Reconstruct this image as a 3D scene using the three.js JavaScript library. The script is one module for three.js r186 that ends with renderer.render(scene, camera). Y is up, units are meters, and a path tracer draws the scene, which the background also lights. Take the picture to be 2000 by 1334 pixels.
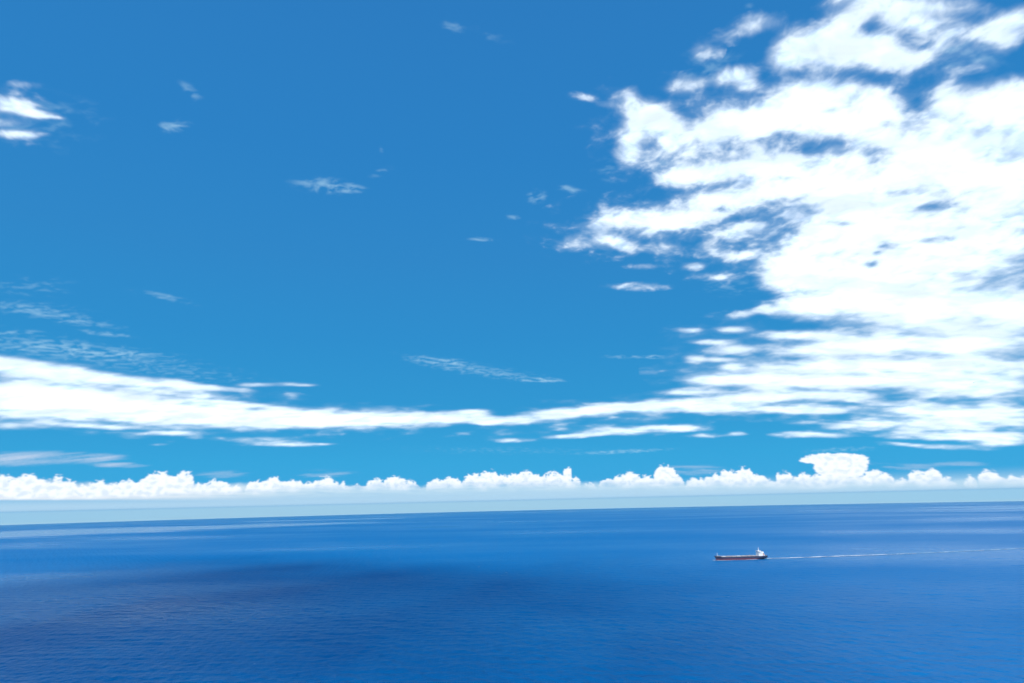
import * as THREE from 'three';
import { mergeGeometries } from 'three/addons/utils/BufferGeometryUtils.js';

// ---------------------------------------------------------------- camera, sky, sun, exposure
const EYE = 220;                                   // the photographer stands on a height over the sea
const DIP = 0.8 * Math.PI / 180;                   // how far the sea horizon lies below the level
const R_SEA = 2 * EYE / (DIP * DIP);               // roundness of the sea that gives that dip
const scene = new THREE.Scene();
const camera = new THREE.PerspectiveCamera(56.17, 1024 / 683, 1, 120000);
camera.position.set(0, EYE, 0);
const PITCH = 14.0 * Math.PI / 180;
camera.lookAt(0, EYE + Math.sin(PITCH), -Math.cos(PITCH));
camera.rotateZ(-1.35 * Math.PI / 180);
const renderer = new THREE.WebGLRenderer({ antialias: true });
renderer.toneMapping = THREE.LinearToneMapping;
renderer.toneMappingExposure = 1;
renderer.shadowMap.enabled = true;

const sun = new THREE.DirectionalLight(new THREE.Color(1, 0.965, 0.91), 5.0);
sun.name = 'sun';
sun.position.set(-500, 2000, 2200).add(new THREE.Vector3(800, 0, -2420));
sun.target.position.set(800, 0, -2420);
sun.castShadow = true; sun.shadow.radius = 18;
Object.assign(sun.shadow.camera, { left: -300, right: 300, top: 300, bottom: -300, near: 100, far: 6000 });
sun.shadow.mapSize.set(2048, 2048);
scene.add(sun, sun.target);

// ---------------------------------------------------------------- helpers
function rng(seed) { return () => { seed = (seed + 0x6d2b79f5) | 0; let t = Math.imul(seed ^ (seed >>> 15), 1 | seed); t = (t + Math.imul(t ^ (t >>> 7), 61 | t)) ^ t; return ((t ^ (t >>> 14)) >>> 0) / 4294967296; }; }
const rand = rng(7);
const clamp = (x, a = 0, b = 1) => x < a ? a : x > b ? b : x, mix = (a, b, t) => a + (b - a) * t;
const sstep = (a, b, x) => { const t = clamp((x - a) / (b - a)); return t * t * (3 - 2 * t); };
const PERM = new Uint8Array(1024), GX = new Float32Array(256), GY = new Float32Array(256);
{
  const p = Array.from({ length: 256 }, (_, i) => i), r = rng(31);
  for (let i = 255; i > 0; i--) { const j = Math.floor(r() * (i + 1)); [p[i], p[j]] = [p[j], p[i]]; }
  for (let i = 0; i < 1024; i++) PERM[i] = p[i & 255];
  for (let i = 0; i < 256; i++) { const a = r() * Math.PI * 2; GX[i] = Math.cos(a); GY[i] = Math.sin(a); }
}
function noise(x, y) {                              // gradient noise, about -0.7 to 0.7
  const xf = Math.floor(x), yf = Math.floor(y), X = xf & 255, Y = yf & 255, fx = x - xf, fy = y - yf;
  const u = fx * fx * fx * (fx * (fx * 6 - 15) + 10), v = fy * fy * fy * (fy * (fy * 6 - 15) + 10);
  const a = PERM[PERM[X] + Y], b = PERM[PERM[X + 1] + Y], c = PERM[PERM[X] + Y + 1], d = PERM[PERM[X + 1] + Y + 1];
  const n0 = GX[a] * fx + GY[a] * fy, n1 = GX[b] * (fx - 1) + GY[b] * fy, n2 = GX[c] * fx + GY[c] * (fy - 1), n3 = GX[d] * (fx - 1) + GY[d] * (fy - 1);
  return mix(mix(n0, n1, u), mix(n2, n3, u), v);
}
function fbm(x, y, oct, gain = 0.5) {
  let s = 0, a = 1;
  for (let i = 0; i < oct; i++) { s += a * noise(x, y); const t = x; x = x * 1.72 - y * 1.08 + 17.3; y = t * 1.08 + y * 1.72 + 5.9; a *= gain; }
  return s;
}

// ---------------------------------------------------------------- the sky: air and clouds by direction (degrees: right of straight ahead, above level)
// each cloud: middle (right, up), half its long axis (right, up), half its breadth, thickness (below zero: a gap of clear air)
const CLOUDS = [
  [24.8,37.22,2.1,-0.23,0.79,0.9],[27.39,34.84,2.13,-0.58,1.69,1],[30.43,33.99,2.97,-0.92,1.46,1],[33.78,32.59,2.49,-1.07,1.08,1],
  [36.55,31.39,1.4,-0.51,0.47,0.7],[19.67,36.4,1.63,-0.32,0.81,0.5],[22.05,36.97,1.45,-0.32,0.54,0.35],[33.7,36.07,3.06,-1.09,1.24,1],
  [31.51,35.3,1.72,-0.55,0.95,0.85],[36.85,34.53,2.5,-0.97,0.91,0.9],[39.56,33.75,2.61,-1.1,0.63,0.8],[42.11,30.98,1.71,-0.74,1.13,0.9],
  [43.63,31.39,1.37,-0.63,0.86,0.85],[38.33,32.99,1.92,-0.76,0.65,0.4],[34.5,34.25,0.9,-0.31,0.67,-0.2],[40.69,32.67,1.8,-0.77,0.32,-0.35],
  [17.83,34.23,1.97,-0.07,0.7,0.85],[22.08,34.09,2.14,-0.15,0.76,0.9],[23.38,32.97,1.31,-0.29,0.68,0.7],[27.22,31.3,2.48,-0.65,1.3,1],
  [30.64,30.65,2.69,-0.79,1.09,1],[33.45,28.88,1.65,-1.28,1.26,1],[28.78,29.35,3.8,-1.04,1.34,1],[24.65,30.14,2.93,-0.21,1.17,1],
  [21.57,30.5,3.07,-0.25,1.03,0.95],[18.77,30.29,2.26,-0.4,0.96,0.85],[32.44,27.51,3.16,-0.94,1.76,1],[12.09,33.67,1.97,-0.25,0.99,0.5],
  [13.83,32.57,2.41,-0.34,1.19,0.75],[12.6,31.09,2.03,-0.26,1.22,0.75],[15.19,31.57,2.13,-0.32,1.4,0.75],[11.73,29.61,1.26,-0.14,1.32,0.75],
  [13.85,28.86,1.71,-0.22,0.83,0.6],[7.84,34.5,1.49,-0.34,0.32,0.5],[9.92,33.71,1.24,-0.22,0.32,0.45],[12.67,34.48,0.99,-0.13,0.59,0.4],
  [16.4,29.35,1.85,-0.29,1.22,0.7],[20.01,29.01,1.78,-0.32,0.48,-0.85],[23.53,28.43,1.77,-0.37,0.67,-0.85],[26.27,27.99,1.85,-0.44,1.04,-1],
  [22.54,32.52,1.85,-0.26,0.38,-0.7],[29.65,29.66,0.77,-0.21,0.3,-0.4],[33.77,27.58,0.7,-0.21,0.33,-0.4],[30.02,27.08,0.57,-0.15,0.3,-0.45],
  [35.94,27.46,0.6,-0.2,0.43,-0.5],[38.98,24.62,4.58,-1.62,3.94,1],[41.4,26.28,2.9,-1.14,1.72,1],[37.99,27.7,1.51,-0.54,1.44,1],
  [35.55,24.39,3.96,-1.23,2.35,1],[39.71,20.16,3.6,-1.12,2.81,1],[20.67,27.08,4.94,-0.31,1.23,1],[16.53,27.11,2.37,-0.36,1.04,0.85],
  [25.35,26.1,3.39,-0.76,1.19,1],[30.06,24.91,3.09,-0.8,1.61,0.95],[27.92,23.92,4.47,-1.06,1.26,0.85],[23.03,24.75,4.32,-0.49,0.82,0.9],
  [18.17,25.14,2.76,0.02,0.64,0.75],[31.47,21.79,4.12,-1.03,1.62,0.9],[25.26,25.47,1.62,-0.34,0.24,-0.35],[10.08,24.19,2.44,0.35,0.88,0.85],
  [14.32,23.67,3.44,-0.21,0.95,0.95],[18.13,23.91,2.74,0.04,0.94,0.95],[20.76,24.14,2.64,-0.46,0.83,0.9],[6.09,22.49,1.71,0.3,0.8,0.65],
  [8.6,22.32,2,-0.16,0.53,0.55],[9.49,22.69,1.2,-0.3,0.53,0.85],[11.42,21.77,1.63,-0.43,0.57,0.7],[14.2,21.32,1.64,-0.19,0.52,0.6],
  [19.85,23.99,1.13,-0.18,0.63,-0.95],[16.24,22,2.06,-0.27,0.52,-0.75],[12.36,22.83,0.56,-0.06,0.26,-0.5],[20.94,21.99,2.63,-0.21,0.76,0.6],
  [18.63,21.04,0.96,-0.13,0.64,0.6],[29.39,20.65,3.93,-0.88,1.78,0.9],[34.3,19.26,3.67,-0.92,1.96,0.9],[25.75,18.58,2.76,-0.49,2.46,1],
  [23.83,17.92,2.06,-0.33,1.51,0.95],[24.59,21.17,1.58,0.28,1,-1],[22.46,20.98,1.45,-0.24,0.84,-0.6],[12.36,20,1.47,-0.14,0.27,0.55],
  [11.53,18.28,2.83,-0.26,0.36,0.45],[16.9,19.52,1.15,-0.04,0.35,0.65],[18.79,18.41,2.34,-0.31,0.43,0.4],[20.27,19.95,1.78,-0.26,0.43,0.35],
  [28.99,16.65,4.73,-0.9,2.41,1],[34.33,16.4,4.79,-1.08,2.36,1],[38.65,16.93,2.98,-0.78,2.59,0.95],[25.27,14.96,3.11,-0.47,1.04,0.95],
  [22.66,15.1,1.05,-0.14,0.42,0.8],[30.34,14.5,5.19,-0.93,1.27,1],[35.37,13.59,4.61,-0.92,1.36,0.95],[38.49,12.61,2.38,-0.49,1.16,0.95],
  [35.59,20.79,1.36,-0.31,0.34,-0.75],[29.07,21.04,1.32,-0.36,0.24,-0.5],[34.84,18.43,1.69,-0.3,0.27,-0.75],[32.19,18.72,1.03,-0.23,0.35,-0.65],
  [30.79,17.49,0.72,-0.07,0.32,-0.8],[31.34,18.22,0.35,-0.07,0.24,-0.6],[34.17,17.49,1.37,-0.31,0.23,-0.3],[37.18,12.11,1.27,0.17,0.37,-0.6],
  [39.97,15.85,0.9,-0.23,0.36,-0.3],[20.56,14.93,1.33,0.08,0.43,0.7],[15.94,14.1,1.39,-0.13,0.22,0.7],[19.58,13.74,1.58,-0.17,0.35,0.8],
  [17.79,12.91,2.02,-0.2,0.26,0.7],[19.83,12.1,1.72,-0.18,0.43,0.7],[24.98,12.68,3.56,-0.47,0.46,0.9],[26.17,11.4,4.17,-0.54,0.62,0.85],
  [31.77,11.07,4.95,-0.75,0.86,0.95],[36.62,10.59,3.59,-0.61,1.26,0.95],[16.14,11.55,0.94,-0.08,0.4,0.8],[18.06,11.35,1.75,-0.16,0.22,0.55],
  [19.26,10.68,1.07,-0.1,0.35,0.75],[24.66,10.15,4.26,-0.48,0.5,0.9],[29.8,9.57,5.13,-0.66,0.72,0.95],[35.7,8.81,4.19,-0.6,1.2,0.95],
  [23.5,13.63,2.91,-0.38,0.3,-0.75],[27.54,13.09,0.96,-0.14,0.25,-0.6],[33.37,11.49,1.74,-0.42,0.23,-0.5],[23.61,12.21,1.17,-0.14,0.34,-0.8],
  [28.31,10.56,1.14,-0.14,0.24,-0.45],[17.46,9.56,2.3,0.02,0.52,0.9],[21.18,9.38,2.96,-0.27,0.64,0.9],[26.02,8.81,4.13,-0.44,0.49,0.85],
  [31.34,8.2,3.71,-0.44,0.51,0.85],[36.05,7.19,3.31,-0.41,0.81,0.85],[15.25,8.84,2.64,-0.04,0.35,0.8],[20.3,8,3.36,-0.27,0.43,0.85],
  [25.69,7.72,3.09,-0.29,0.41,0.75],[9.88,7.8,5.48,0.09,0.49,0.95],[4.66,7.43,4.75,0.14,0.45,0.95],[-0.17,6.98,3.89,0.03,0.41,0.95],
  [-2.23,6.8,1.37,-0.03,0.23,0.8],[14.94,7.76,4.42,-0.05,0.61,0.95],[19.09,7.06,3.4,-0.24,0.51,0.85],[10.28,5.78,4.99,-0.06,0.44,0.85],
  [14.64,5.76,2.32,-0.12,0.39,0.85],[5.34,5.43,2.79,0.05,0.22,0.75],[-0.21,5.27,2.18,-0.05,0.22,0.7],[16.61,5.05,1.73,-0.09,0.22,0.6],
  [19.09,5.05,0.89,-0.05,0.21,0.7],[24.18,4.71,2.15,-0.14,0.33,0.75],[26.09,4.47,1.87,-0.12,0.24,0.6],[24.98,6.63,3.82,-0.32,0.41,0.75],
  [29.15,5.01,4.15,-0.33,0.51,0.8],[32.68,5.96,3.86,-0.38,0.54,0.75],[35.67,4.86,3.57,-0.33,0.81,0.9],[33.96,3.89,4.55,-0.35,0.34,0.75],
  [36.93,3.48,2.37,-0.18,0.4,0.8],[37.56,5.48,1.82,-0.19,0.5,0.85],[19.6,6.04,3.58,-0.04,0.17,-0.7],[23.91,5.63,2.26,-0.03,0.16,-0.6],
  [32.61,6.54,2.32,0.14,0.19,-0.75],[31.68,7.02,0.74,0.04,0.19,-0.5],[27.42,6.71,2.19,-0.19,0.16,-0.55],[34.57,5.74,1.87,-0.18,0.15,-0.4],
  [31.15,3.48,1.96,-0.33,0.15,0.5],[33.84,3.11,3.4,-0.37,0.22,0.5],[37.16,3.14,1.81,-0.13,0.21,0.6],[-39.67,9.99,4.82,-0.34,0.78,0.85],
  [-35.79,9.95,4.43,-0.54,0.67,0.8],[-31.82,9.55,4.06,-0.61,0.58,0.75],[-27.93,9.58,3.2,-0.31,0.48,0.75],[-24.91,9.5,2.55,-0.12,0.25,0.7],
  [-20.78,9.98,3.54,0.19,0.21,0.65],[-18.08,9.99,1.27,0.04,0.13,0.45],[-39.33,7.53,5.7,0.4,1.35,1],[-34.57,7.75,5.2,-0.24,1.35,1],
  [-30.04,7.46,4.92,-0.37,1.26,1],[-25.11,7.22,4.91,-0.24,0.99,1],[-20.39,7.18,5.21,0.08,0.89,1],[-15.39,7.12,5.46,0.02,0.79,0.95],
  [-10.15,7.15,4.73,0.05,0.71,0.95],[-6.1,7.3,3.74,0.08,0.63,0.9],[-3.36,7.72,1.93,-0.03,0.32,0.7],[-26.75,8.87,2.35,-0.07,0.24,0.55],
  [-23.84,8.21,3.79,-0.09,0.25,0.7],[-32.13,9.3,4.59,-0.07,0.16,-0.45],[-27.13,8.97,1.58,-0.07,0.16,-0.7],[-11.03,6.75,2.45,-0.01,0.18,-0.4],
  [-37.69,5.95,3.31,0.16,0.36,0.5],[-32.77,6.14,3.21,-0.07,0.23,0.75],[-28.29,5.78,3.48,0.09,0.2,0.65],[-21.07,5.27,3.87,-0.18,0.33,0.5],
  [-19.25,5.03,2.97,0.01,0.21,0.6],[-16.15,5.08,1.1,0,0.13,0.5],[-28.91,4.9,0.78,0.02,0.12,0.35],[-41.51,27.05,2.61,0.62,1.55,0.42],
  [-41.49,27.86,1.59,0.27,0.54,0.8],[-39.82,27.8,1.66,0.26,0.31,0.8],[-40.88,26.06,1.77,0.54,0.34,0.75],[-41.88,26.51,1.33,0.43,0.27,0.6],
  [-40.81,29.48,0.99,0.33,0.26,0.3],[-38.85,27.86,0.84,0.16,0.14,0.6],[31.09,7.67,8.85,-0.68,2.94,0.36],[27.92,10.45,7.16,-0.53,2.52,0.32],
  [24.16,7.73,5.86,-0.21,1.75,0.28],[33.95,4.78,5.26,-0.46,1.43,0.32],[21.12,8.83,5.07,-0.08,1.53,0.35],[-34.69,8.72,7.2,-0.27,2.08,0.3],
  [-25.93,8.01,8.79,-0.4,1.64,0.25],[-13.68,7.36,8.94,-0.03,1.15,0.3],[29.54,21.62,7.86,-1.93,4.85,0.5],[24.54,29.38,7.51,-1.87,3.62,0.38],
  [19.03,28.61,6.91,-1.34,5.14,0.28],[14.31,23.54,7.19,-0.29,2.24,0.32],[21.17,20.25,6.45,-1.09,2.53,0.28],[34.04,31.96,6.62,-2.39,2.39,0.3],
  [32.85,12.48,7.01,-1.24,0.93,0.75],[38.3,32.87,3.73,-1.52,1.36,0.4],[39.88,30.57,3.53,-1.45,1.46,0.22],[19.44,12.44,5.24,-0.57,2.51,0.24],
  [17.54,10.43,4.92,-0.43,1.84,0.2],[11.64,7.5,11.3,-0.12,1.16,0.2],[4.38,6.36,10.21,0.1,0.99,0.14],[-29.53,7.56,17.14,-0.86,1.98,0.14],
  [10.04,23.75,7.01,0.13,2.62,0.16],[13.13,31.52,5.23,-0.76,3.58,0.2],[45.94,21.24,4.87,-1.95,5.95,1],[43.74,11.58,4.97,-1.14,4.02,0.95],
  [43.95,6.11,4.79,-0.67,1.98,0.9],
];
const WISPS = [
  [-5.4,40.05,1.2,-0.27,0.53,0.32],[-1.39,39.55,2.16,-0.44,0.45,0.13],[-29.46,32.27,0.92,-0.35,0.46,0.45],[-30.41,29.44,1.23,0.38,0.51,0.5],
  [-17.23,26.95,2.9,0.09,0.63,0.5],[-14.89,26.92,1.32,0.11,0.34,0.4],[-12.32,28.56,1.09,0.42,0.33,0.28],[-12.38,30.36,0.29,0.02,0.41,0.25],
  [2.68,26.68,1,-0.04,0.57,0.4],[6.1,27.11,1.35,-0.3,0.34,0.4],[0.28,24.95,0.74,-0.02,0.26,0.35],[-2.57,23.13,1.57,-0.02,0.22,0.35],
  [-29.71,16.39,2.31,-0.25,0.28,0.32],[-3.33,11.54,6.66,-1.08,0.59,0.32],[-6.58,12.33,2.87,-0.26,0.36,0.32],[2.71,10.49,1.94,-0.07,0.23,0.55],
  [10.63,12.17,2.78,-0.19,0.18,0.3],[12.96,12.02,0.97,-0.07,0.18,0.35],[-38.81,14.29,4.05,0.36,0.51,0.22],[-35.97,13.9,3.47,-0.26,0.45,0.36],
  [-33.24,13.09,1.89,-0.01,0.19,0.4],[-38.86,12.45,1.61,0.33,0.14,0.36],[-38.42,15.83,2.63,0.45,0.73,0.16],[-36,11.62,5.5,0.12,0.67,0.28],
  [-32.4,11.7,4.43,0.13,0.31,0.2],[24.3,38.64,0.54,-0.13,0.24,0.25],[-31.65,11.18,9.72,-1.02,1.02,0.22],[-0.23,4.33,9.86,-0.29,0.36,0.14],
  [-39.22,27.71,3.62,1.06,2.04,0.16],[9.63,3.96,4.13,0.06,0.18,0.45],[19.55,17.44,2.52,-0.33,0.86,0.16],[15.2,27.93,2.52,-1.22,0.81,0.18],
  [10.4,28.48,1.94,-0.2,1.26,0.14],[26.6,3.35,2.83,0,0.2,0.3],[19.89,35.22,2.97,0.72,1.58,0.2],[39.57,30.69,2.99,-1.21,1.63,0.22],
];
const STRATA = [
  [-37.1,3.69,3.64,0.06,0.5,0.75],[-33.16,3.87,2.12,0.03,0.34,0.7],[-31.41,3.32,1.85,0.01,0.19,0.6],[-16.45,2.57,2.73,-0.03,0.34,0.3],
  [14.88,2.21,2.69,-0.09,0.43,0.42],[30.74,1.82,2.1,-0.1,0.27,0.35],[-24.36,2.63,2.09,-0.01,0.32,0.3],[33.96,1.89,2.25,-0.11,0.18,0.3],
  [28.58,2.19,1.36,-0.06,0.16,0.3],
];
const ANVIL = [   // one tall head whose top has spread out flat
  [26.24,2.78,2.13,-0.11,0.32,1],[26.66,2.4,1.62,-0.08,0.48,1],[24.66,2.53,1.23,-0.15,0.2,0.9],[26.55,1.62,1.69,-0.07,1.03,1],
  [25.27,2.06,0.66,-0.03,0.56,0.9],[27,2.27,1.27,-0.06,0.55,1],
];
const HEADS = [   // fair-weather cumulus far out over the sea: direction of each head, height of its top, half width
  [-38.15,2.58,0.56],[-36.73,2.63,0.7],[-35.75,2.27,0.48],[-35.03,2.56,0.18],[-34.48,2.27,0.49],[-33.56,1.91,0.38],[-32.49,2.2,0.55],[-31.49,1.97,0.46],
  [-30.7,2.27,0.44],[-29.86,2.26,0.34],[-28.54,2.88,0.92],[-27.62,2.49,0.57],[-26.88,2.92,0.43],[-25.6,2,0.59],[-24.51,2.27,0.6],[-23.35,1.82,0.53],
  [-21.65,2.13,0.47],[-20.29,2.36,0.8],[-18.68,2.18,0.57],[-17.45,1.95,0.49],[-16.23,2.36,0.71],[-14.97,1.96,0.59],[-13.48,1.73,0.68],[-12,2.13,0.6],
  [-10.4,2.32,0.87],[-9.18,1.95,0.61],[-6.98,2.04,0.53],[-5.65,2.19,0.71],[-3.64,2.46,0.67],[-2.29,2.69,0.67],[-1.26,2.32,0.54],[-0.05,2.34,0.72],
  [0.9,2.58,0.58],[1.7,2.25,0.58],[3.32,2.43,0.89],[4.59,2.79,0.22],[5.18,1.9,0.31],[6.39,1.43,0.4],[7.96,1.74,0.48],[9.29,2.05,0.61],[10.09,2.24,0.52],
  [11.32,1.9,0.52],[12.93,2.71,0.6],[13.31,2.1,0.76],[15.46,1.6,0.66],[16.93,1.89,0.65],[17.97,2.11,0.81],[19.29,2.31,0.44],[20.22,1.69,0.63],
  [21.07,1.25,0.54],[22.3,1.86,0.42],[23.65,1.65,0.56],[25.11,1.67,0.58],[25.81,1.49,0.65],[27.37,1.58,0.7],[28.69,1.72,0.55],[29.34,1.5,0.41],
  [30.45,1,0.46],[31.52,1.52,0.45],[32.43,1.6,0.44],[33.11,1.05,0.47],[34.68,1.02,0.24],[35.79,1.41,0.41],[36.41,0.92,0.34],[37.06,1,0.34],
  [37.6,0.84,0.39],
];
const SW = 4096, SH = 3072, HALF = SH / 2;
{
  const sky = new Float32Array(SW * SH * 4), DEG = Math.PI / 180;
  const toCol = (az) => (az / 360 + 0.25) * SW, pxA = 360 / SW, pxE = 180 / SH;
  const cover = new Float32Array(SW * HALF), thin = new Float32Array(SW * HALF), flat = new Float32Array(SW * HALF), anvil = new Float32Array(SW * HALF);
  function splat(field, list, soft) {
    for (const [az, el, ax, ay, minor, s] of list) {
      const k = Math.cos(el * DEG), vx = ax * k, vy = ay, L = Math.hypot(vx, vy), ux = vx / L, uy = vy / L, reach = Math.max(L, minor) * 1.5;
      const r0 = Math.max(0, Math.floor((el - reach) / pxE)), r1 = Math.min(HALF - 1, Math.ceil((el + reach) / pxE));
      const c0 = Math.floor(toCol(az - reach / k)), c1 = Math.ceil(toCol(az + reach / k));
      for (let r = r0; r <= r1; r++) for (let c = c0; c <= c1; c++) {
        const de = (r + 0.5) * pxE - el, da = ((c + 0.5) / SW - 0.25) * 360 - az, dx = da * k;
        const p = (dx * ux + de * uy) / L, q = (-dx * uy + de * ux) / minor, d = Math.sqrt(p * p + q * q);
        if (d > 1.5) continue;
        const f = 1 - sstep(soft, 1.45, d), at = r * SW + (c + SW) % SW;
        field[at] = s > 0 ? field[at] + (1 - 0.5 * field[at]) * s * f : field[at] * (1 + 0.8 * s * f);
      }
    }
  }
  splat(cover, CLOUDS, 0.1); splat(thin, WISPS, 0.1); splat(flat, STRATA, 0.3); splat(anvil, ANVIL, 0.6);
  // tops of the cumulus bank all round, in degrees above level
  const top = new Float32Array(SW).fill(-1), rc = rng(12);
  const heads = HEADS.slice();
  for (let a = 40; a < 322; a += 0.6 + rc() * 1.1) heads.push([a, 1.2 + rc() * 1.3, 0.35 + rc() * 0.6]);
  for (const [az, t, w] of heads) for (let c = Math.floor(toCol(az - w * 1.5)); c <= toCol(az + w * 1.5); c++) {
    const d = (((c + 0.5) / SW - 0.25) * 360 - az) / (w * 1.5), at = (c + SW) % SW;
    top[at] = Math.max(top[at], t - w * 1.35 * (1 - Math.sqrt(Math.max(0, 1 - d * d))));
  }
  const LAYER = [[-180, 1.2, 0.3], [-60, 1.6, 0.6], [-38, 1.85, 0.85], [-25, 1.6, 0.65], [-9, 1.3, 0.5], [0, 1.3, 0.45], [9, 1.1, 0.4], [17, 0.9, 0.25], [25, 0.7, 0.14], [37, 0.42, 0.0], [60, 0.6, 0.1], [180, 1.2, 0.3]];   // top and foot of the bank
  function layer(a) { let k = 1; while (LAYER[k][0] < a) k++; const p = LAYER[k - 1], q = LAYER[k], t = (a - p[0]) / (q[0] - p[0]); return [mix(p[1], q[1], t), mix(p[2], q[2], t)]; }
  const HAZE = [0.52, 0.77, 0.98], PALE = [0.54, 0.765, 0.94];
  const UNDER = [0.63, 0.89, 1.12];                  // under the level line: far air over the sea, seen through the haze
  const AIR = [[0, 0.07, 0.44, 0.80], [1.2, 0.047, 0.40, 0.755], [3.5, 0.040, 0.385, 0.73], [8, 0.032, 0.315, 0.655], [14, 0.029, 0.275, 0.62], [21, 0.030, 0.245, 0.585], [30, 0.026, 0.222, 0.565], [41, 0.026, 0.203, 0.535], [90, 0.018, 0.150, 0.44]];
  const air = [0, 0, 0], out = [0, 0, 0];
  for (let r = 0; r < SH; r++) {
    const el = (r + 0.5) * pxE - 90;
    if (el <= 0) {
      for (let c = 0; c < SW; c++) { const o = (r * SW + c) * 4; sky[o] = UNDER[0]; sky[o + 1] = UNDER[1]; sky[o + 2] = UNDER[2]; sky[o + 3] = 1; }
      continue;
    }
    let k = 1; while (AIR[k][0] < el) k++;
    const t = (el - AIR[k - 1][0]) / (AIR[k][0] - AIR[k - 1][0]);
    for (let i = 0; i < 3; i++) air[i] = mix(AIR[k - 1][i + 1], AIR[k][i + 1], t);
    const lowHaze = 1 - sstep(0, 1.7, el);
    for (let i = 0; i < 3; i++) air[i] = mix(air[i], mix(HAZE[i], PALE[i], sstep(0, 0.5, el)), lowHaze);
    const ce = Math.cos(el * DEG), se = Math.sin(el * DEG), row = (r - HALF) * SW;
    for (let c = 0; c < SW; c++) {
      const az = ((c + 0.5) / SW - 0.25) * 360, a = az * DEG, dx = Math.sin(a) * ce, dz = Math.cos(a) * ce;
      const px = dx / (se + 0.16), pz = dz / (se + 0.16), o = (r * SW + c) * 4;
      out[0] = air[0]; out[1] = air[1]; out[2] = air[2];
      // thin veils
      let m = thin[row + c];
      if (m > 0.01) {
        const w = fbm(px * 9 + 3, pz * 9, 3), n = fbm(px * 24 + w * 0.9 + 40, pz * 40 + w, 6, 0.55);
        const al = clamp(m * (0.6 + 1.6 * n)) * sstep(0.02, 0.3, m + 0.3 * n);
        out[0] = mix(out[0], 0.50, al * 0.75); out[1] = mix(out[1], 0.80, al * 0.75); out[2] = mix(out[2], 0.98, al * 0.75);
      }
      // flat far layers, a little grey
      m = flat[row + c];
      if (m > 0.01) {
        const n = fbm(px * 2.2 + 9, pz * 9 + 70, 5, 0.6), al = clamp(m * (0.85 + 1.1 * n)) * sstep(0.05, 0.4, m + 0.4 * n) * 0.85;
        out[0] = mix(out[0], 0.58, al); out[1] = mix(out[1], 0.70, al); out[2] = mix(out[2], 0.88, al);
      }
      // the broken cloud deck
      m = cover[row + c];
      const side = az > 180 ? az - 360 : az, away = sstep(46, 64, Math.abs(side));
      if (away > 0 && el > 3) { const g = sstep(0.12, 0.6, fbm(px * 0.7 + 5.2, pz * 0.7 + 1.7, 4) + 0.05); m = Math.max(m, away * g * sstep(3, 8, el)); }
      if (m > 0.01) {
        const hi = sstep(7, 22, el), inner = sstep(0.7, 1.7, m), amp = mix(0.56, 0.80, hi) * (1 - mix(0.66, 0.85, hi) * inner);
        const wx = fbm(px * 9 + 11, pz * 9 + 2, 3) * 0.022, wz = fbm(px * 9 - 7, pz * 9 + 31, 3) * 0.022, qx = px + wx, qz = pz + wz;
        let n = 0.45 * fbm(qx * 4, qz * 4, 2), fine = 0;
        if (hi < 1) { n += (1 - hi) * fbm(qx * 6 + 3, qz * 7 + 8, 5, 0.48); fine += (1 - hi) * fbm(qx * 8 + 61, qz * 17 + 7, 4, 0.5); }
        if (hi > 0) { n += hi * fbm(qx * 14 + 3, qz * 14 + 8, 6, 0.6); fine += hi * fbm(qx * 24 + 61, qz * 24 + 7, 4, 0.52); }
        const d = m * 1.02 - mix(0.22, 0.30, hi) + n * amp;
        const loose = 0.25 + 0.95 * sstep(-0.6, 0.5, fbm(qx * 3.3 + 60, qz * 7 + 21, 4, 0.5) * 0.75 + fine * mix(0.7, 0.3, inner) + 0.6 * (m - 0.8));   // dense and thin stretches of the deck
        const veil = sstep(0.02, 1.1, m + n * 0.3) * 0.68 * (0.5 + 0.6 * sstep(-0.5, 0.5, fine));
        const al = 1 - Math.exp(-Math.pow(Math.max(0, d), 1.45) * 2.5 * loose) * (1 - veil), body = sstep(0.25, 1.0, d);
        const w = 1 + 0.06 * fbm(px * 3.1 + 55, pz * 3.1 + 8, 4), grey = 0.75 * sstep(-0.05, 0.55, fbm(qx * 3.4 + 15, qz * 6.5 + 48, 5, 0.55) + 0.25 * fine) * sstep(0.3, 1.0, d);   // greyer, thicker stretches
        out[0] = mix(out[0], mix(w * mix(0.95, 1.08, body), 0.78, grey), al); out[1] = mix(out[1], mix(w * mix(1.08, 1.32, body), 0.87, grey), al); out[2] = mix(out[2], mix(w * mix(1.2, 1.6, body), 0.99, grey), al);
      }
      // the cumulus bank: a pale layer in the distance and the white heads that rise from it
      if (el < 5.2) {
        const left = side < -90 ? 0 : 1 - sstep(-36, -12, side), lay = layer(side);
        const bandTop = lay[0] + 0.18 + 0.3 * noise(side * 0.55 + 40, el * 0.9) + 0.15 * noise(side * 1.7, el), bandLow = lay[1];
        const band = (1 - sstep(bandTop - 0.3, bandTop + 0.2, el)) * sstep(bandLow - mix(0.35, 0.05, left), bandLow + mix(0.6, 0.12, left), el) * clamp(mix(0.88, 1.0, left) * (1 + 0.4 * noise(side * 0.4, el * 6 + 3) + 0.25 * noise(side * 1.3, el * 12)));
        out[0] = mix(out[0], mix(0.56, 0.84, left), band); out[1] = mix(out[1], mix(0.78, 0.92, left), band); out[2] = mix(out[2], mix(0.94, 1.0, left), band);
        const b1 = Math.abs(noise(side * 1.7, el * 2.1 + 4)), b2 = Math.abs(noise(side * 3.9 + 9, el * 4.6)), b3 = Math.abs(noise(side * 8.2 + 3, el * 9 + 8)), b4 = noise(side * 17, el * 18);
        const lump = 0.36 - b1 * 0.9 - b2 * 0.55 - b3 * 0.28 + b4 * 0.06;
        const an = anvil[row + c];
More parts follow.
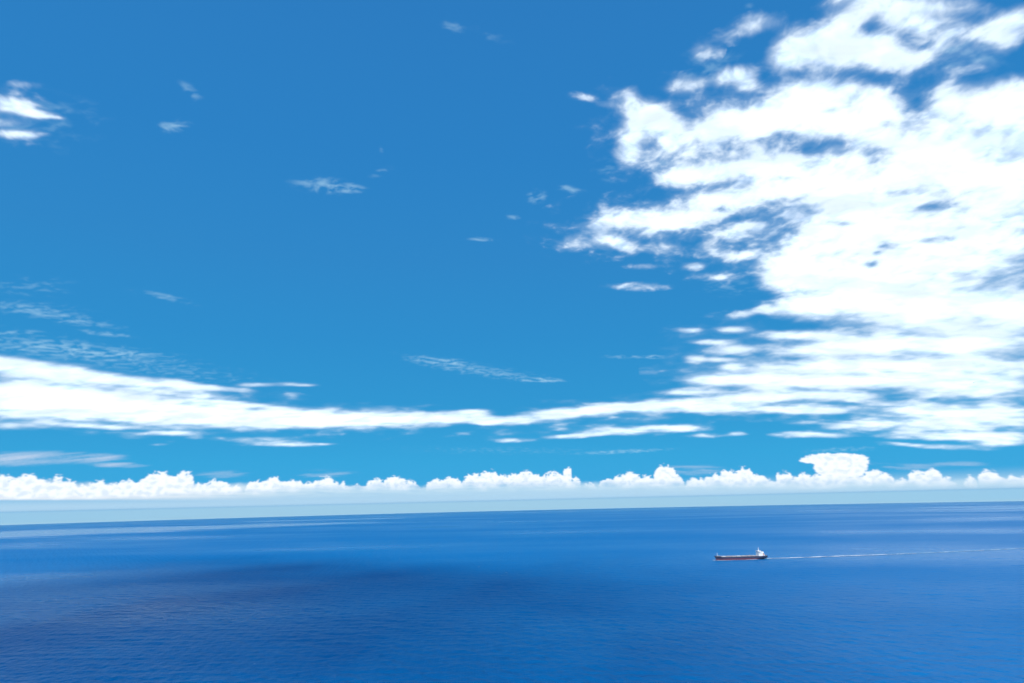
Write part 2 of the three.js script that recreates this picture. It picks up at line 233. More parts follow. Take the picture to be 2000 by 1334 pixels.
        const d = Math.max(top[c] + lump * 0.7 - 0.06 - el, an > 0.02 ? (an - 0.55 + lump * 0.8) * 0.6 : -1), al = sstep(-0.04, 0.16, d);
        if (al > 0) {
          const low = mix(lay[0] + 0.12, lay[1] + 0.15, left) + 0.3 * noise(side * 0.9 + 7, el * 1.2), fall = sstep(low - mix(0.55, 0.1, left), low + mix(0.45, 0.1, left), el);
          const sh = sstep(0.12, 0.6, b1 + 0.5 * b2 + 0.5 * noise(side * 2.3 + 5, el * 2.6)) * sstep(0.04, 0.35, d);
          const k2 = al * fall;
          out[0] = mix(out[0], 1.03 - 0.24 * sh, k2); out[1] = mix(out[1], 1.08 - 0.17 * sh, k2); out[2] = mix(out[2], 1.14 - 0.10 * sh, k2);
        }
      }
      sky[o] = out[0]; sky[o + 1] = out[1]; sky[o + 2] = out[2]; sky[o + 3] = 1;
    }
  }
  const tex = new THREE.DataTexture(sky, SW, SH, THREE.RGBAFormat, THREE.FloatType);
  tex.mapping = THREE.EquirectangularReflectionMapping; tex.magFilter = THREE.LinearFilter; tex.needsUpdate = true;
  scene.background = tex; scene.environment = tex;
}

// ---------------------------------------------------------------- the sea
const WAVES = [];
{
  const r = rng(5);
  for (let i = 0; i < 34; i++) {
    const len = 13 * Math.pow(5, i / 33), dir = -0.3 + (r() - 0.5) * (len < 30 ? 2.3 : 1.0), k = 2 * Math.PI / len;
    WAVES.push([len, k * Math.sin(dir), k * Math.cos(dir), (len < 30 ? 0.0048 : 0.0026) * len * (0.6 + 0.8 * r()), r() * 6.28]);
  }
}
function swell(x, z, d, calm = 1) {                         // height and slopes of the swell
  let y = 0, sx = 0, sz = 0;
  for (const [len, kx, kz, a, p] of WAVES) { const s = a * calm * (1 - sstep(len * 38, len * 85, d)); if (s <= 0) continue; const q = kx * x + kz * z + p; y += s * Math.sin(q); const c = s * Math.cos(q); sx += c * kx; sz += c * kz; }
  return [y, sx, sz];
}
const roundY = (d) => Math.sqrt(R_SEA * R_SEA - d * d) - R_SEA;
function seaY(x, z) { const d = Math.hypot(x, z); return roundY(d) + swell(x, z, d)[0]; }

const radii = [0, 60, 150, 260, 380, 480, 550];
for (let d = 580; d < 37000;) { radii.push(d); d += d < 1500 ? 3.2 : Math.max(3.2, 3.2 * Math.pow(d / 1500, 2.1)); }
const angles = [];
for (let a = -180; a < 180 - 1e-6;) { angles.push(a); a += Math.abs(a + 0.05) < 47 ? 0.22 : Math.min(4, 180 - a); }
angles.push(180);
const seaGeo = new THREE.BufferGeometry();
{
  const n = angles.length, m = radii.length, P = new Float32Array(n * m * 3), N = new Float32Array(n * m * 3), U = new Float32Array(n * m * 2), I = new Uint32Array((n - 1) * (m - 1) * 6);
  for (let j = 0, v = 0; j < m; j++) for (let i = 0; i < n; i++, v++) {
    const a = angles[i] * Math.PI / 180, d = radii[j], x = Math.sin(a) * d, z = -Math.cos(a) * d, near = Math.abs(angles[i]) < 48 ? 1 : 0.001;
    const [y, sx, sz] = swell(x, z, d, near * (d < 570 ? 0.001 : 1));
    const ny = 1, nx = -sx + x / R_SEA, nz = -sz + z / R_SEA, l = Math.hypot(nx, ny, nz);
    P.set([x, roundY(d) + y, z], v * 3); N.set([nx / l, ny / l, nz / l], v * 3); U.set([x, z], v * 2);
  }
  let q = 0;
  for (let j = 0; j < m - 1; j++) for (let i = 0; i < n - 1; i++) { const a = j * n + i, b = a + 1, c = a + n, e = c + 1; I[q++] = a; I[q++] = b; I[q++] = c; I[q++] = b; I[q++] = e; I[q++] = c; }
  seaGeo.setAttribute('position', new THREE.BufferAttribute(P, 3)); seaGeo.setAttribute('normal', new THREE.BufferAttribute(N, 3)); seaGeo.setAttribute('uv', new THREE.BufferAttribute(U, 2));
  seaGeo.setIndex(new THREE.BufferAttribute(I, 1));
  console.log('sea triangles', I.length / 3);
}
function waveField(S, metres, count, lenMin, lenMax, seed, steep) {   // tileable wind waves: heights and slopes
  const r = rng(seed), H = new Float32Array(S * S), X = new Float32Array(S * S), Z = new Float32Array(S * S), sn = new Float32Array(S), cs = new Float32Array(S);
  for (let i = 0; i < S; i++) { sn[i] = Math.sin(2 * Math.PI * i / S); cs[i] = Math.cos(2 * Math.PI * i / S); }
  for (let w = 0; w < count; w++) {
    const len = lenMin * Math.pow(lenMax / lenMin, r()), dir = -0.35 + (r() + r() - 1) * 1.5, f = metres / len;
    const fx = Math.round(f * Math.sin(dir)), fz = Math.round(f * Math.cos(dir)), k = 2 * Math.PI / metres, a = steep * len / (2 * Math.PI) * (0.5 + r()), ph = Math.floor(r() * S);
    for (let z = 0; z < S; z++) for (let x = 0; x < S; x++) {
      const i = (((fx * x + fz * z + ph) % S) + S) % S, at = z * S + x;
      H[at] += a * sn[i]; const c = a * cs[i] * k; X[at] += c * fx; Z[at] += c * fz;
    }
  }
  return { H, X, Z, S };
}
function dataTex(data, S, repeatMetres, turn = 0) {
  const t = new THREE.DataTexture(data, S, S, THREE.RGBAFormat, THREE.UnsignedByteType);
  t.wrapS = t.wrapT = THREE.RepeatWrapping; t.magFilter = THREE.LinearFilter; t.repeat.set(1 / repeatMetres, 1 / repeatMetres); t.rotation = turn; t.needsUpdate = true;
  return t;
}
const chop = waveField(1024, 520, 52, 3, 13, 77, 0.034);
const chopData = new Uint8Array(1024 * 1024 * 4);
for (let i = 0; i < 1024 * 1024; i++) {
  const nx = -chop.X[i], nz = -chop.Z[i], l = Math.hypot(nx, nz, 1);
  chopData.set([(nx / l * 0.5 + 0.5) * 255, (nz / l * 0.5 + 0.5) * 255, (1 / l * 0.5 + 0.5) * 255, 255], i * 4);
}
const heave = waveField(1024, 1400, 34, 11, 48, 21, 0.030), heaveData = new Float32Array(1024 * 1024 * 4);   // longer waves, for the bump map
for (let i = 0; i < 1024 * 1024; i++) { const v = heave.H[i] / 6 + 0.5; heaveData.set([v, v, v, 1], i * 4); }
const heaveTex = new THREE.DataTexture(heaveData, 1024, 1024, THREE.RGBAFormat, THREE.FloatType);
heaveTex.wrapS = heaveTex.wrapT = THREE.RepeatWrapping; heaveTex.magFilter = THREE.LinearFilter; heaveTex.repeat.set(1 / 1400, 1 / 1400); heaveTex.rotation = 0.21; heaveTex.needsUpdate = true;
const SLICKS = [[-5600, -8200, 3000, 2100], [-3600, -9000, 1900, 1100], [-3900, -12200, 2200, 700, 0.5], [-2600, -14500, 2000, 500, 0.5], [1200, -16300, 2600, 500], [3900, -17000, 1800, 420], [6500, -9000, 3200, 2400, 0.25]];   // calm water
const gust = new Uint8Array(1024 * 1024 * 4);        // ruffled and slick water: long patches drawn out by the wind
for (let z = 0; z < 1024; z++) for (let x = 0; x < 1024; x++) {
  const u = (x / 1024 - 0.5) * 80000, v = (z / 1024 - 0.5) * 80000;
  let g = 0.62 + 0.42 * fbm(u / 2600 + 0.1 * v / 2600, v / 900 - 0.1 * u / 900, 5, 0.55);
  for (const [cx, cz, rx, rz, calm = 0.62] of SLICKS) { const q = Math.hypot((u - cx) / rx, (v - cz) / rz) + 0.5 * fbm(u / 1500 + 4, v / 260, 4); if (q < 1.1) g -= calm * (1 - sstep(0.35, 1.1, q)); }
  const b = clamp(g, 0.12, 1) * 255; gust.set([b, b, b, 255], (z * 1024 + x) * 4);
}
const gustTex = dataTex(gust, 1024, 80000); gustTex.offset.set(0.5, 0.5);
const seaMat = new THREE.MeshPhysicalMaterial({ name: 'sea_water', color: new THREE.Color().setRGB(0.0002, 0.145, 0.385), roughness: 0.66, ior: 1.33, specularIntensity: 0.12, normalMap: dataTex(chopData, 1024, 520), normalScale: new THREE.Vector2(0.9, 0.9), bumpMap: heaveTex, bumpScale: 6, roughnessMap: gustTex });
const sea = new THREE.Mesh(seaGeo, seaMat); sea.name = 'sea'; sea.receiveShadow = true;
sea.userData = { kind: 'structure', label: 'deep blue open sea with small wind waves reaching the horizon', category: 'sea' };
scene.add(sea);

scene.fog = new THREE.FogExp2(new THREE.Color().setRGB(0.32, 0.74, 1.0), 0.000024);   // sea air

// ---------------------------------------------------------------- a cloud overhead, above the frame, whose shadow darkens the middle of the near sea
function mesh(name, geo, mat, parent) {
  const m = new THREE.Mesh(geo, mat); m.name = name; m.castShadow = true; m.receiveShadow = true;
  (parent ?? scene).add(m);
  return m;
}
{
  const r = rng(91), lumps = [], base = new THREE.IcosahedronGeometry(1, 2), p = base.attributes.position;   // a loose, ragged cloud: shreds with gaps between, thinning outwards
  for (let i = 0; i < 1100; i++) {
    const a = r() * Math.PI * 2, q = 0.52 * Math.sqrt(-2 * Math.log(1 - 0.95 * r())), x = Math.cos(a) * q * 1650, z = Math.sin(a) * q * 1800;
    const gx = x - 1080, gz = z + 150;   // thinner towards the part of the sky that is in the picture
    if (gz < 0 && gx > 1.15 * gz && sstep(150, 1400, Math.hypot(gx, gz)) > r()) continue;
    const size = mix(36, 18, sstep(0.2, 1.2, q)) * (0.6 + 0.8 * r()), g = base.clone(), P = g.attributes.position, ox = r() * 50;
    for (let k = 0; k < P.count; k++) {
      const X = p.getX(k), Y = p.getY(k), Z = p.getZ(k), s = size * (1 + 0.4 * noise(X * 1.7 + ox, Y * 1.7 + Z * 1.3));
      P.setXYZ(k, X * s * 1.4, Y * s * 0.7, Z * s);
    }
    g.translate(x, (r() - 0.5) * 120, z); lumps.push(g);
  }
  const g = mergeGeometries(lumps); g.computeVertexNormals();
  const cloud = mesh('cloud', g, new THREE.MeshStandardMaterial({ name: 'cloud_white', color: new THREE.Color().setRGB(0.85, 0.86, 0.88), roughness: 1 }));
  cloud.position.set(-1080, 1600, 150);
  cloud.userData = { kind: 'structure', label: 'low white cumulus cloud drifting overhead above the picture', category: 'cloud' };
}

// ---------------------------------------------------------------- the cargo ship: bow to the left, port side towards us; local x forward, y up from the waterline
const paint = (name, r, g, b, rough = 0.5, extra = {}) => new THREE.MeshStandardMaterial({ name, color: new THREE.Color().setRGB(r, g, b), roughness: rough, ...extra });
function streaked(name, r, g, b, rust, amount, seed) {          // hull paint with runs of rust and scuffs
  const S = 256, d = new Uint8Array(S * S * 4), c = (v) => Math.round(255 * Math.pow(clamp(v), 1 / 2.2));
  for (let y = 0; y < S; y++) for (let x = 0; x < S; x++) {
    const run = sstep(0.12, 0.5, fbm(x / 7 + seed, y / 90 + seed, 4) + 0.15 * noise(x / 40, y / 40 + seed)) * amount, t = 1 + 0.35 * fbm(x / 30 + seed, y / 18, 4);
    d.set([c(mix(r * t, rust[0], run)), c(mix(g * t, rust[1], run)), c(mix(b * t, rust[2], run)), 255], (y * S + x) * 4);
  }
  const t = new THREE.DataTexture(d, S, S); t.wrapS = t.wrapT = THREE.RepeatWrapping; t.magFilter = THREE.LinearFilter; t.colorSpace = THREE.SRGBColorSpace; t.repeat.set(1 / 40, 1 / 14); t.needsUpdate = true;
  return new THREE.MeshStandardMaterial({ name, map: t, roughness: 0.55 });
}
const M = {
  navy: streaked('navy_topside_paint', 0.012, 0.016, 0.055, [0.10, 0.04, 0.03], 0.4, 3),
  red: streaked('red_bottom_paint', 0.075, 0.008, 0.034, [0.12, 0.035, 0.06], 0.5, 9),
  deck: streaked('deck_paint', 0.30, 0.24, 0.23, [0.22, 0.12, 0.08], 0.5, 15),
  hatch: paint('hatch_grey', 0.46, 0.46, 0.48), hatchPale: paint('hatch_pale', 0.66, 0.69, 0.72), hatchPink: paint('hatch_primer', 0.46, 0.38, 0.38), coaming: paint('coaming_grey', 0.42, 0.40, 0.41),
  white: paint('white_enamel', 0.82, 0.83, 0.84, 0.4), cream: paint('cream_mast', 0.78, 0.76, 0.68, 0.5), glass: paint('dark_window_glass', 0.02, 0.03, 0.04, 0.12), black: paint('funnel_black', 0.03, 0.03, 0.035, 0.6),
  orange: paint('lifeboat_orange', 0.62, 0.13, 0.03, 0.45), brown: paint('brown_band', 0.16, 0.07, 0.045, 0.5), grey: paint('machinery_grey', 0.35, 0.36, 0.37), rail: paint('rail_white', 0.8, 0.8, 0.8),
};
const box = (x0, x1, y0, y1, z0, z1) => new THREE.BoxGeometry(x1 - x0, y1 - y0, z1 - z0).translate((x0 + x1) / 2, (y0 + y1) / 2, (z0 + z1) / 2);
function bar(a, b, r0, r1 = r0, seg = 8) {
  const A = new THREE.Vector3(...a), B = new THREE.Vector3(...b), d = B.clone().sub(A), g = new THREE.CylinderGeometry(r1, r0, d.length(), seg);
  g.applyQuaternion(new THREE.Quaternion().setFromUnitVectors(new THREE.Vector3(0, 1, 0), d.normalize()));
  return g.translate((A.x + B.x) / 2, (A.y + B.y) / 2, (A.z + B.z) / 2);
}
const join = (list) => mergeGeometries(list.map((g) => { const n = g.index ? g.toNonIndexed() : g; for (const k of Object.keys(n.attributes)) if (!['position', 'normal', 'uv'].includes(k)) n.deleteAttribute(k); return n; }));

const ship = new THREE.Group(); ship.name = 'cargo_ship';
ship.userData = { label: 'bulk carrier with navy and red hull and white deckhouse aft, trailing a wake', category: 'ship' };
ship.position.set(800, roundY(Math.hypot(800, 2416)), -2416); ship.rotation.y = Math.PI + 0.0371;
scene.add(ship);

const DECK = 10.6;
const bowX = (y) => 88 + 6.3 * Math.pow(clamp(y / 13), 1.4) - (y < 0 ? -y * 0.3 : 0), sternX = (y) => -85.5 - 8 * sstep(0.5, 6.5, y);
const sheer = (x) => DECK + 2.7 * sstep(74.5, 77.5, x) + 0.8 * sstep(-72, -92, x);
const paintLine = (x) => 6.1 - 2.2 * sstep(20, -88, x);
function halfBreadth(x, y) {
  const t = clamp(y / 13), xb = bowX(y), xs = sternX(y), le = 44 - 16 * t, la = 46 - 26 * t, w = mix(0.1, 0.86, sstep(0.5, 7, y));
  const f = clamp((x - (xb - le)) / le), a = clamp((xs + la - x) / la);
  return 15.2 * (1 - Math.pow(f, 2.3 + 0.8 * t)) * (1 - (1 - w) * Math.pow(a, 2.1));
}
function hullStrip(lo, hi, rows, capEnds) {                     // both sides between two height lines, and the transom
  const n = 96, P = [], U = [], I = [];
  for (const side of [-1, 1]) {
    const off = P.length / 3;
    for (let j = 0; j <= rows; j++) for (let i = 0; i <= n; i++) {
      const u = i / n, c = 0.5 - 0.5 * Math.cos(Math.PI * u), xm = mix(-93, 94, mix(u, c, 0.75)), y = mix(lo(xm), hi(xm), j / rows), x = mix(sternX(y), bowX(y), mix(u, c, 0.75));
      P.push(x, y, side * halfBreadth(x, y)); U.push(x, y);
    }
    for (let j = 0; j < rows; j++) for (let i = 0; i < n; i++) { const a = off + j * (n + 1) + i, b = a + 1, c = a + n + 1, d = c + 1; side > 0 ? I.push(a, b, c, b, d, c) : I.push(a, c, b, b, c, d); }
  }
  const half = (rows + 1) * (n + 1);
  for (let j = 0; j < rows; j++) { const a = j * (n + 1), c = a + n + 1, b = a + half, d = c + half; I.push(a, c, b, b, c, d); }   // transom
  const g = new THREE.BufferGeometry(); g.setAttribute('position', new THREE.Float32BufferAttribute(P, 3)); g.setAttribute('uv', new THREE.Float32BufferAttribute(U, 2)); g.setIndex(I); g.computeVertexNormals();
  return g;
}
const hull = mesh('hull', hullStrip(paintLine, (x) => sheer(x) + 0.9, 8), M.navy, ship); hull.userData.label = 'navy upper hull with streaks of rust';
const bottom = mesh('bottom_paint', hullStrip(() => -4, paintLine, 8), M.red, hull); bottom.userData.label = 'red lower hull above the waterline';
mesh('bulbous_bow', new THREE.SphereGeometry(1, 20, 14).scale(7, 2.7, 2.6).translate(87.5, -1.0, 0), M.red, hull);
function deckPlate(x0, x1, y, inset) {
  const n = 40, P = [], U = [], I = [];
  for (let i = 0; i <= n; i++) { const x = mix(x0, x1, i / n), b = Math.max(0.05, halfBreadth(x, y) - inset); P.push(x, y, -b, x, y, b); U.push(x, -b, x, b); if (i < n) I.push(2 * i, 2 * i + 1, 2 * i + 2, 2 * i + 1, 2 * i + 3, 2 * i + 2); }
  const g = new THREE.BufferGeometry(); g.setAttribute('position', new THREE.Float32BufferAttribute(P, 3)); g.setAttribute('uv', new THREE.Float32BufferAttribute(U, 2)); g.setIndex(I); g.computeVertexNormals(); return g;
}
mesh('deck', deckPlate(-93, 78, DECK, 0.15), M.deck, ship);
mesh('forecastle_deck', join([deckPlate(76, 93.6, DECK + 2.7, 0.15), box(75.6, 76, DECK, DECK + 2.7, -12.2, 12.2)]), M.deck, ship);
// cargo hatches
const hatchMats = [M.hatch, M.hatchPink, M.hatch, M.hatchPale, M.hatch, M.hatchPink, M.hatchPale];
for (let k = 0; k < 7; k++) {
  const x0 = -54 + k * 18.2, h = mesh('hatch_cover', new THREE.BoxGeometry(14.6, 1.1, 19).translate(x0 + 7.3, DECK + 2.15, 0), hatchMats[k], ship);
  mesh('coaming', box(x0 + 0.5, x0 + 14.1, DECK, DECK + 1.6, -8.9, 8.9), M.coaming, h);
  for (let s = 0; s < 4; s++) mesh('cover_rib', box(x0 + 1.5 + s * 3.8, x0 + 1.9 + s * 3.8, DECK + 2.702, DECK + 2.95, -9.3, 9.3), M.coaming, h);
}
for (let k = 0; k < 6; k++) {
  const x = -37.6 + k * 18.2;
  mesh('deck_locker', box(x - 0.9, x + 0.9, DECK, DECK + 1.8, -3, 3), M.grey, ship);
  for (const s of [-7, 7]) mesh('vent_post', bar([x, DECK, s], [x, DECK + 3.4, s], 0.5), M.grey, ship);
}
for (const s of [-1, 1]) {                                       // deck rails along each side
  const parts = [];
  for (let x = -54; x <= 72; x += 4.5) parts.push(bar([x, DECK, s * 14.8], [x, DECK + 1.3, s * 14.8], 0.06, 0.06, 5));
  parts.push(bar([-54, DECK + 1.3, s * 14.8], [72, DECK + 1.3, s * 14.8], 0.06, 0.06, 5), bar([-54, DECK + 0.7, s * 14.8], [72, DECK + 0.7, s * 14.8], 0.05, 0.05, 5));
  mesh('deck_rail', join(parts), M.rail, ship);
}
// foremast and bow gear
const foremast = mesh('foremast', join([bar([83, DECK + 2.7, 0], [83, DECK + 14.5, 0], 0.65, 0.35), bar([83, DECK + 10.5, -2.4], [83, DECK + 10.5, 2.4], 0.22)]), M.white, ship);
mesh('mast_lamp', new THREE.CylinderGeometry(0.35, 0.35, 0.8, 10).translate(83.6, DECK + 11.4, 0), M.grey, foremast);
mesh('anchor_windlass', join([box(85, 88, DECK + 2.7, DECK + 4.2, -4, -1.5), box(85, 88, DECK + 2.7, DECK + 4.2, 1.5, 4), bar([86.5, DECK + 3.7, -4.6], [86.5, DECK + 3.7, 4.6], 0.7)]), M.grey, ship);
mesh('breakwater', box(76.6, 77.2, DECK + 2.71, DECK + 4.4, -9, 9), M.white, ship);
// deckhouse
const house = mesh('deckhouse', box(-78, -62, DECK, DECK + 6, -13.4, 13.4), M.white, ship);
const tiers = [[-77, -62.5, 12.4, 6, 8.9], [-76.6, -62.8, 11.8, 8.9, 11.8], [-76, -63, 11.2, 11.8, 14.7]];
for (const [x0, x1, hz, y0, y1] of tiers) mesh('tier', join([box(x0, x1, DECK + y0, DECK + y1, -hz, hz), box(x0 - 0.6, x1 + 0.6, DECK + y1 - 0.22, DECK + y1 + 0.02, -hz - 1.1, hz + 1.1)]), M.white, house);
const bridge = mesh('bridge', join([box(-73, -61.6, DECK + 14.74, DECK + 18, -9.5, 9.5), box(-74, -60.6, DECK + 18, DECK + 18.3, -10.2, 10.2)]), M.white, ship);
for (const s of [-1, 1]) mesh('bridge_wing', join([box(-67.5, -61.8, DECK + 14.75, DECK + 15.05, s > 0 ? 9.6 : -15.6, s > 0 ? 15.6 : -9.6), box(-62.1, -61.8, DECK + 15.05, DECK + 16.3, s > 0 ? 9.6 : -15.6, s > 0 ? 15.6 : -9.6), box(-67.5, -62.1, DECK + 15.05, DECK + 16.3, s * 15.45 - 0.12, s * 15.45 + 0.12)]), M.white, bridge);
for (let k = 0; k < 9; k++) mesh('bridge_window', box(-61.58, -61.5, DECK + 16.4, DECK + 17.6, -8.9 + k * 2, -7.2 + k * 2), M.glass, bridge);
for (const s of [-1, 1]) for (let k = 0; k < 4; k++) mesh('bridge_window', box(-71.8 + k * 2.4, -70 + k * 2.4, DECK + 16.4, DECK + 17.6, s * 9.54 - 0.04, s * 9.54 + 0.04), M.glass, bridge);
for (const [y, hz, x1] of [[3.6, 13.4, -62], [7.0, 12.4, -62.5], [9.9, 11.8, -62.8], [12.8, 11.2, -63]]) {
  for (let k = 0; k < 5; k++) for (const s of [-1, 1]) mesh('window', box(-75.4 + k * 2.6, -74.4 + k * 2.6, DECK + y, DECK + y + 1, s * (hz + 0.03) - 0.03, s * (hz + 0.03) + 0.03), M.glass, house);
  for (let k = 0; k < 7; k++) mesh('window', box(x1 + 0.01, x1 + 0.07, DECK + y, DECK + y + 1, -9.5 + k * 3, -8.5 + k * 3), M.glass, house);
}
// radar mast
const mast = mesh('radar_mast', join([bar([-68, DECK + 18.3, 0], [-68, DECK + 29.5, 0], 1.0, 0.45, 10), bar([-68, DECK + 23.4, -3.6], [-68, DECK + 23.4, 3.6], 0.25), bar([-68, DECK + 27, -2.2], [-68, DECK + 27, 2.2], 0.2), bar([-68, DECK + 29.5, 0], [-68, DECK + 33, 0], 0.14, 0.05)]), M.white, ship);
mesh('radar_scanner', box(-66.6, -66, DECK + 25.2, DECK + 25.7, -2.6, 2.6), M.black, mast);
mesh('radar_scanner', box(-66.7, -66.2, DECK + 22.3, DECK + 22.7, -1.8, 1.8), M.black, mast);
mesh('radome', new THREE.SphereGeometry(1.1, 16, 12).translate(-71, DECK + 19.9, 6.4), M.white, bridge);
mesh('radome', new THREE.SphereGeometry(0.8, 16, 12).translate(-71, DECK + 19.5, -6.4), M.white, bridge);
// funnel with sloping after side
{
  const s = new THREE.Shape(); s.moveTo(-87, 0); s.lineTo(-78.2, 0); s.lineTo(-78.2, 14.5); s.lineTo(-82.5, 14.5); s.lineTo(-84.8, 8.5); s.closePath();
  const casing = mesh('funnel', new THREE.ExtrudeGeometry(s, { depth: 9.2, bevelEnabled: true, bevelSize: 0.4, bevelThickness: 0.4, bevelSegments: 2 }).translate(0, DECK, -4.6), M.white, ship);
  mesh('funnel_band', box(-84.6, -79.6, DECK + 6.4, DECK + 8.8, -5.12, 5.12), M.brown, casing);
  mesh('exhaust_pipe', join([bar([-80, DECK + 14.5, -1.5], [-80.4, DECK + 17.2, -1.5], 0.6), bar([-80, DECK + 14.5, 1.5], [-80.4, DECK + 17.2, 1.5], 0.6), bar([-81.6, DECK + 14.5, 0], [-81.9, DECK + 16.4, 0], 0.45)]), M.black, casing);
}
for (const s of [-1, 1]) {                                       // lifeboats in their davits beside the funnel
  const b = mesh('lifeboat', new THREE.SphereGeometry(1, 18, 12).scale(3.7, 1.35, 1.4).translate(-80.5, DECK + 5.2, s * 9.6), M.orange, ship);
  for (const x of [-83, -78]) mesh('davit', join([bar([x, DECK, s * 8.3], [x, DECK + 7.2, s * 8.3], 0.25), bar([x, DECK + 7.2, s * 8.3], [x, DECK + 7.0, s * 9.9], 0.22)]), M.white, b);
}
mesh('ensign_staff', bar([-93.2, DECK + 0.8, 0], [-95, DECK + 8.2, 0], 0.16, 0.1), M.white, ship);
mesh('mooring_winch', join([box(-91, -88.5, DECK + 0.02, DECK + 1.6, -6, -3), box(-91, -88.5, DECK + 0.02, DECK + 1.6, 3, 6), bar([-89.7, DECK + 1.2, -7], [-89.7, DECK + 1.2, 7], 0.6)]), M.grey, ship);
mesh('stern_rail', join([...[-10, -5, 0, 5, 10].map((z) => bar([-92.8, DECK + 0.8, z], [-92.8, DECK + 2.6, z], 0.08, 0.08, 5)), bar([-92.8, DECK + 2.6, -11], [-92.8, DECK + 2.6, 11], 0.08, 0.08, 5)]), M.rail, ship);

// ---------------------------------------------------------------- foam: irregular rafts of bubbles lying on the water
const foamMat = paint('sea_foam', 0.78, 0.84, 0.88, 0.9);
function raft(list, x, z, rx, rz, turn, r, lift = 0.12) {
  const n = 9 + Math.floor(r() * 5), P = [], I = [], c = Math.cos(turn), s = Math.sin(turn), put = (u, v) => { const X = x + u * c - v * s, Z = z + u * s + v * c; P.push(X, seaY(X, Z) + lift, Z); };
  put(0, 0);
  for (let i = 0; i < n; i++) { const a = i / n * Math.PI * 2, q = 0.55 + 0.6 * r(); put(Math.cos(a) * rx * q, Math.sin(a) * rz * q); }
  for (let i = 0; i < n; i++) I.push(0, 1 + (i + 1) % n, 1 + i);
  const g = new THREE.BufferGeometry(); g.setAttribute('position', new THREE.Float32BufferAttribute(P, 3)); g.setIndex(I); g.computeVertexNormals(); list.push(g);
}
{
  // the wake: down the ship's own line first, then along the slow turn it has made
  const track = new THREE.CatmullRomCurve3([[884, -2419], [909, -2424], [1016, -2433], [1116, -2449], [1293, -2468], [1458, -2492], [1632, -2527], [1944, -2603], [2350, -2725]].map(([x, z]) => new THREE.Vector3(x, 0, z)));
  const list = [], r = rng(44), N = 4200, p = new THREE.Vector3(), t = new THREE.Vector3();
  for (let i = 0; i < N; i++) {
    const u = Math.pow(i / N, 1.25); track.getPointAt(u, p); track.getTangentAt(u, t);
    const s = u * 1480, keep = s < 150 ? 1 : mix(0.85, 0.22, sstep(150, 600, s)) + 0.3 * noise(s / 90, 3.3);
    if (r() > keep) continue;
    const wide = 4 + Math.min(9, s * 0.03), off = (r() + r() - 1) * wide, far = sstep(120, 700, s), len = mix(4.2, 2.4, far) * (0.6 + r()), th = mix(2.4, 1.1, far) * (0.5 + r());
    raft(list, p.x - t.z * off, p.z + t.x * off, len, th, Math.atan2(t.z, t.x), r, 0.75 + 0.2 * r());
  }
  const wake = new THREE.Group(); wake.name = 'wake'; wake.userData = { kind: 'stuff', label: 'long thin white wake of foam behind the cargo ship', category: 'wake' }; scene.add(wake);
  mesh('foam', mergeGeometries(list), foamMat, wake).userData.kind = 'stuff';
  const P = [], I = [], n = 420;                                  // the water full of fine bubbles that is left behind
  for (let i = 0; i <= n; i++) {
    const u = i / n, s = u * 1480; track.getPointAt(u, p); track.getTangentAt(u, t);
    const half = 3.2 + Math.min(4.5, s * 0.012);
    for (const k of [-1, 1]) { const o = k * half * (1 + 0.7 * noise(s / 23, k * 9.1) + 0.5 * noise(s / 7, k * 3.7)) + 3 * noise(s / 120, 5), x = p.x - t.z * o, z = p.z + t.x * o; P.push(x, seaY(x, z) + 0.6, z); }
    if (i < n) I.push(2 * i, 2 * i + 1, 2 * i + 2, 2 * i + 1, 2 * i + 3, 2 * i + 2);
  }
  const g = new THREE.BufferGeometry(); g.setAttribute('position', new THREE.Float32BufferAttribute(P, 3)); g.setIndex(I); g.computeVertexNormals();
  mesh('aerated_water', g, paint('aerated_water', 0.16, 0.40, 0.58, 0.5), wake).userData.kind = 'stuff';
}
{
  const list = [], r = rng(52), c = Math.cos(ship.rotation.y), s = Math.sin(ship.rotation.y), world = (x, z) => [ship.position.x + x * c + z * s, ship.position.z - x * s + z * c];
  for (let i = 0; i < 800; i++) {
    const q = r(), x = 97 - 150 * Math.pow(q, 1.4), side = r() < 0.7 ? -1 : 1, spread = 1.5 + Math.max(0, 92 - x) * 0.05, z = side * (halfBreadth(Math.min(x, 87.5), 0.5) * (x > 87.5 ? 0 : 1) + spread * (0.2 + 1.1 * r()));
    const [X, Z] = world(x, z); raft(list, X, Z, (x > 60 ? 3.8 : 2.8) * (0.5 + r()), (x > 60 ? 2.6 : 1.5) * (0.5 + r()), 0, r, 0.4 + 0.2 * r());
  }
  const w = mesh('bow_wave', mergeGeometries(list), foamMat); w.userData = { kind: 'stuff', label: 'white foam of the bow wave along the ship\'s side', category: 'bow wave' };
}
{
  const list = [], r = rng(63);
  for (let i = 0; i < 620; i++) {
    const a = (r() - 0.5) * 1.5, d = 850 + 5200 * Math.pow(r(), 0.8), x = Math.sin(a) * d, z = -Math.cos(a) * d, k = d < 2000 ? 0.55 : 1;
    if (fbm(x / 500, z / 500 + 7, 3) < 0.02) continue;
    raft(list, x, z, (1.6 + 3.4 * r()) * k, (0.5 + 1.0 * r()) * k, -0.1 + 0.3 * r(), r, 0.4);
  }
  const w = mesh('whitecaps', mergeGeometries(list), foamMat); w.userData = { kind: 'stuff', label: 'scattered small whitecaps breaking on the open sea', category: 'whitecaps' };
}

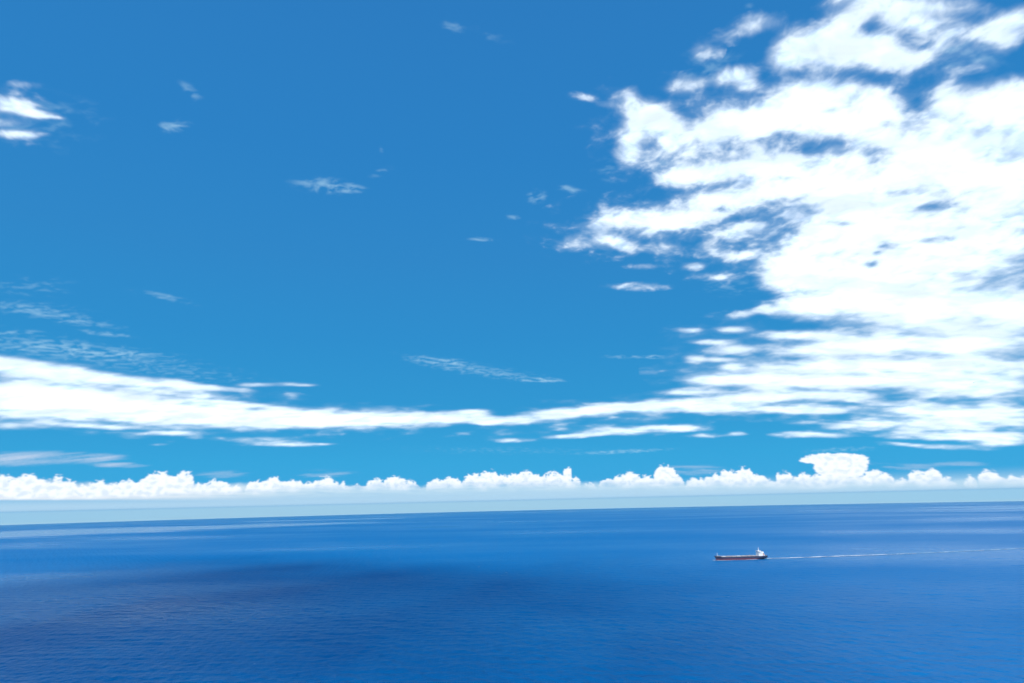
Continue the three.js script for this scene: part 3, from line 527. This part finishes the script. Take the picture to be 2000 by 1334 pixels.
// ---------------------------------------------------------------- a lone seabird gliding before the white cloud
{
  const bird = new THREE.Group(); bird.name = 'seabird';
  bird.userData = { label: 'tiny dark seabird gliding in front of the white cloud at right', category: 'bird' };
  const feather = paint('dark_feathers', 0.05, 0.05, 0.055, 0.8), pale = paint('grey_feathers', 0.25, 0.25, 0.27, 0.8);
  const prof = [[0, -0.24], [0.025, -0.2], [0.055, -0.1], [0.062, 0.02], [0.045, 0.12], [0.034, 0.17], [0.04, 0.21], [0.028, 0.25], [0.008, 0.28], [0, 0.31]].map(([x, y]) => new THREE.Vector2(x, y));
  const body = mesh('body', new THREE.LatheGeometry(prof, 14).rotateX(Math.PI / 2), feather, bird);
  mesh('beak', new THREE.ConeGeometry(0.012, 0.06, 8).rotateX(Math.PI / 2).translate(0, -0.005, 0.33), pale, body);
  mesh('tail', (() => { const s = new THREE.Shape(); s.moveTo(-0.02, 0); s.lineTo(0.02, 0); s.lineTo(0.07, -0.16); s.lineTo(0, -0.13); s.lineTo(-0.07, -0.16); s.closePath(); return new THREE.ExtrudeGeometry(s, { depth: 0.008, bevelEnabled: false }).rotateX(Math.PI / 2).translate(0, 0.004, -0.2); })(), feather, bird);
  for (const k of [-1, 1]) {
    const s = new THREE.Shape(); s.moveTo(0, -0.08); s.lineTo(0, 0.1); s.quadraticCurveTo(k * 0.2, 0.17, k * 0.34, 0.14); s.quadraticCurveTo(k * 0.55, 0.08, k * 0.72, -0.06); s.quadraticCurveTo(k * 0.5, -0.01, k * 0.34, 0.0); s.quadraticCurveTo(k * 0.15, -0.05, 0, -0.08);
    const g = new THREE.ExtrudeGeometry(s, { depth: 0.014, bevelEnabled: false, curveSegments: 8 }).rotateX(Math.PI / 2), p = g.attributes.position;
    for (let i = 0; i < p.count; i++) { const q = Math.abs(p.getX(i)); p.setY(i, p.getY(i) + 0.02 + 0.42 * Math.min(q, 0.34) - 0.25 * Math.max(0, q - 0.34)); }
    g.computeVertexNormals(); mesh('wing', g, feather, bird);
  }
  const az = 36.09 * Math.PI / 180, el = 7.6 * Math.PI / 180, d = 330;
  bird.position.set(Math.sin(az) * Math.cos(el) * d, EYE + Math.sin(el) * d, -Math.cos(az) * Math.cos(el) * d); bird.rotation.set(0.1, -0.9, 0.35);
  scene.add(bird);
}

renderer.render(scene, camera);
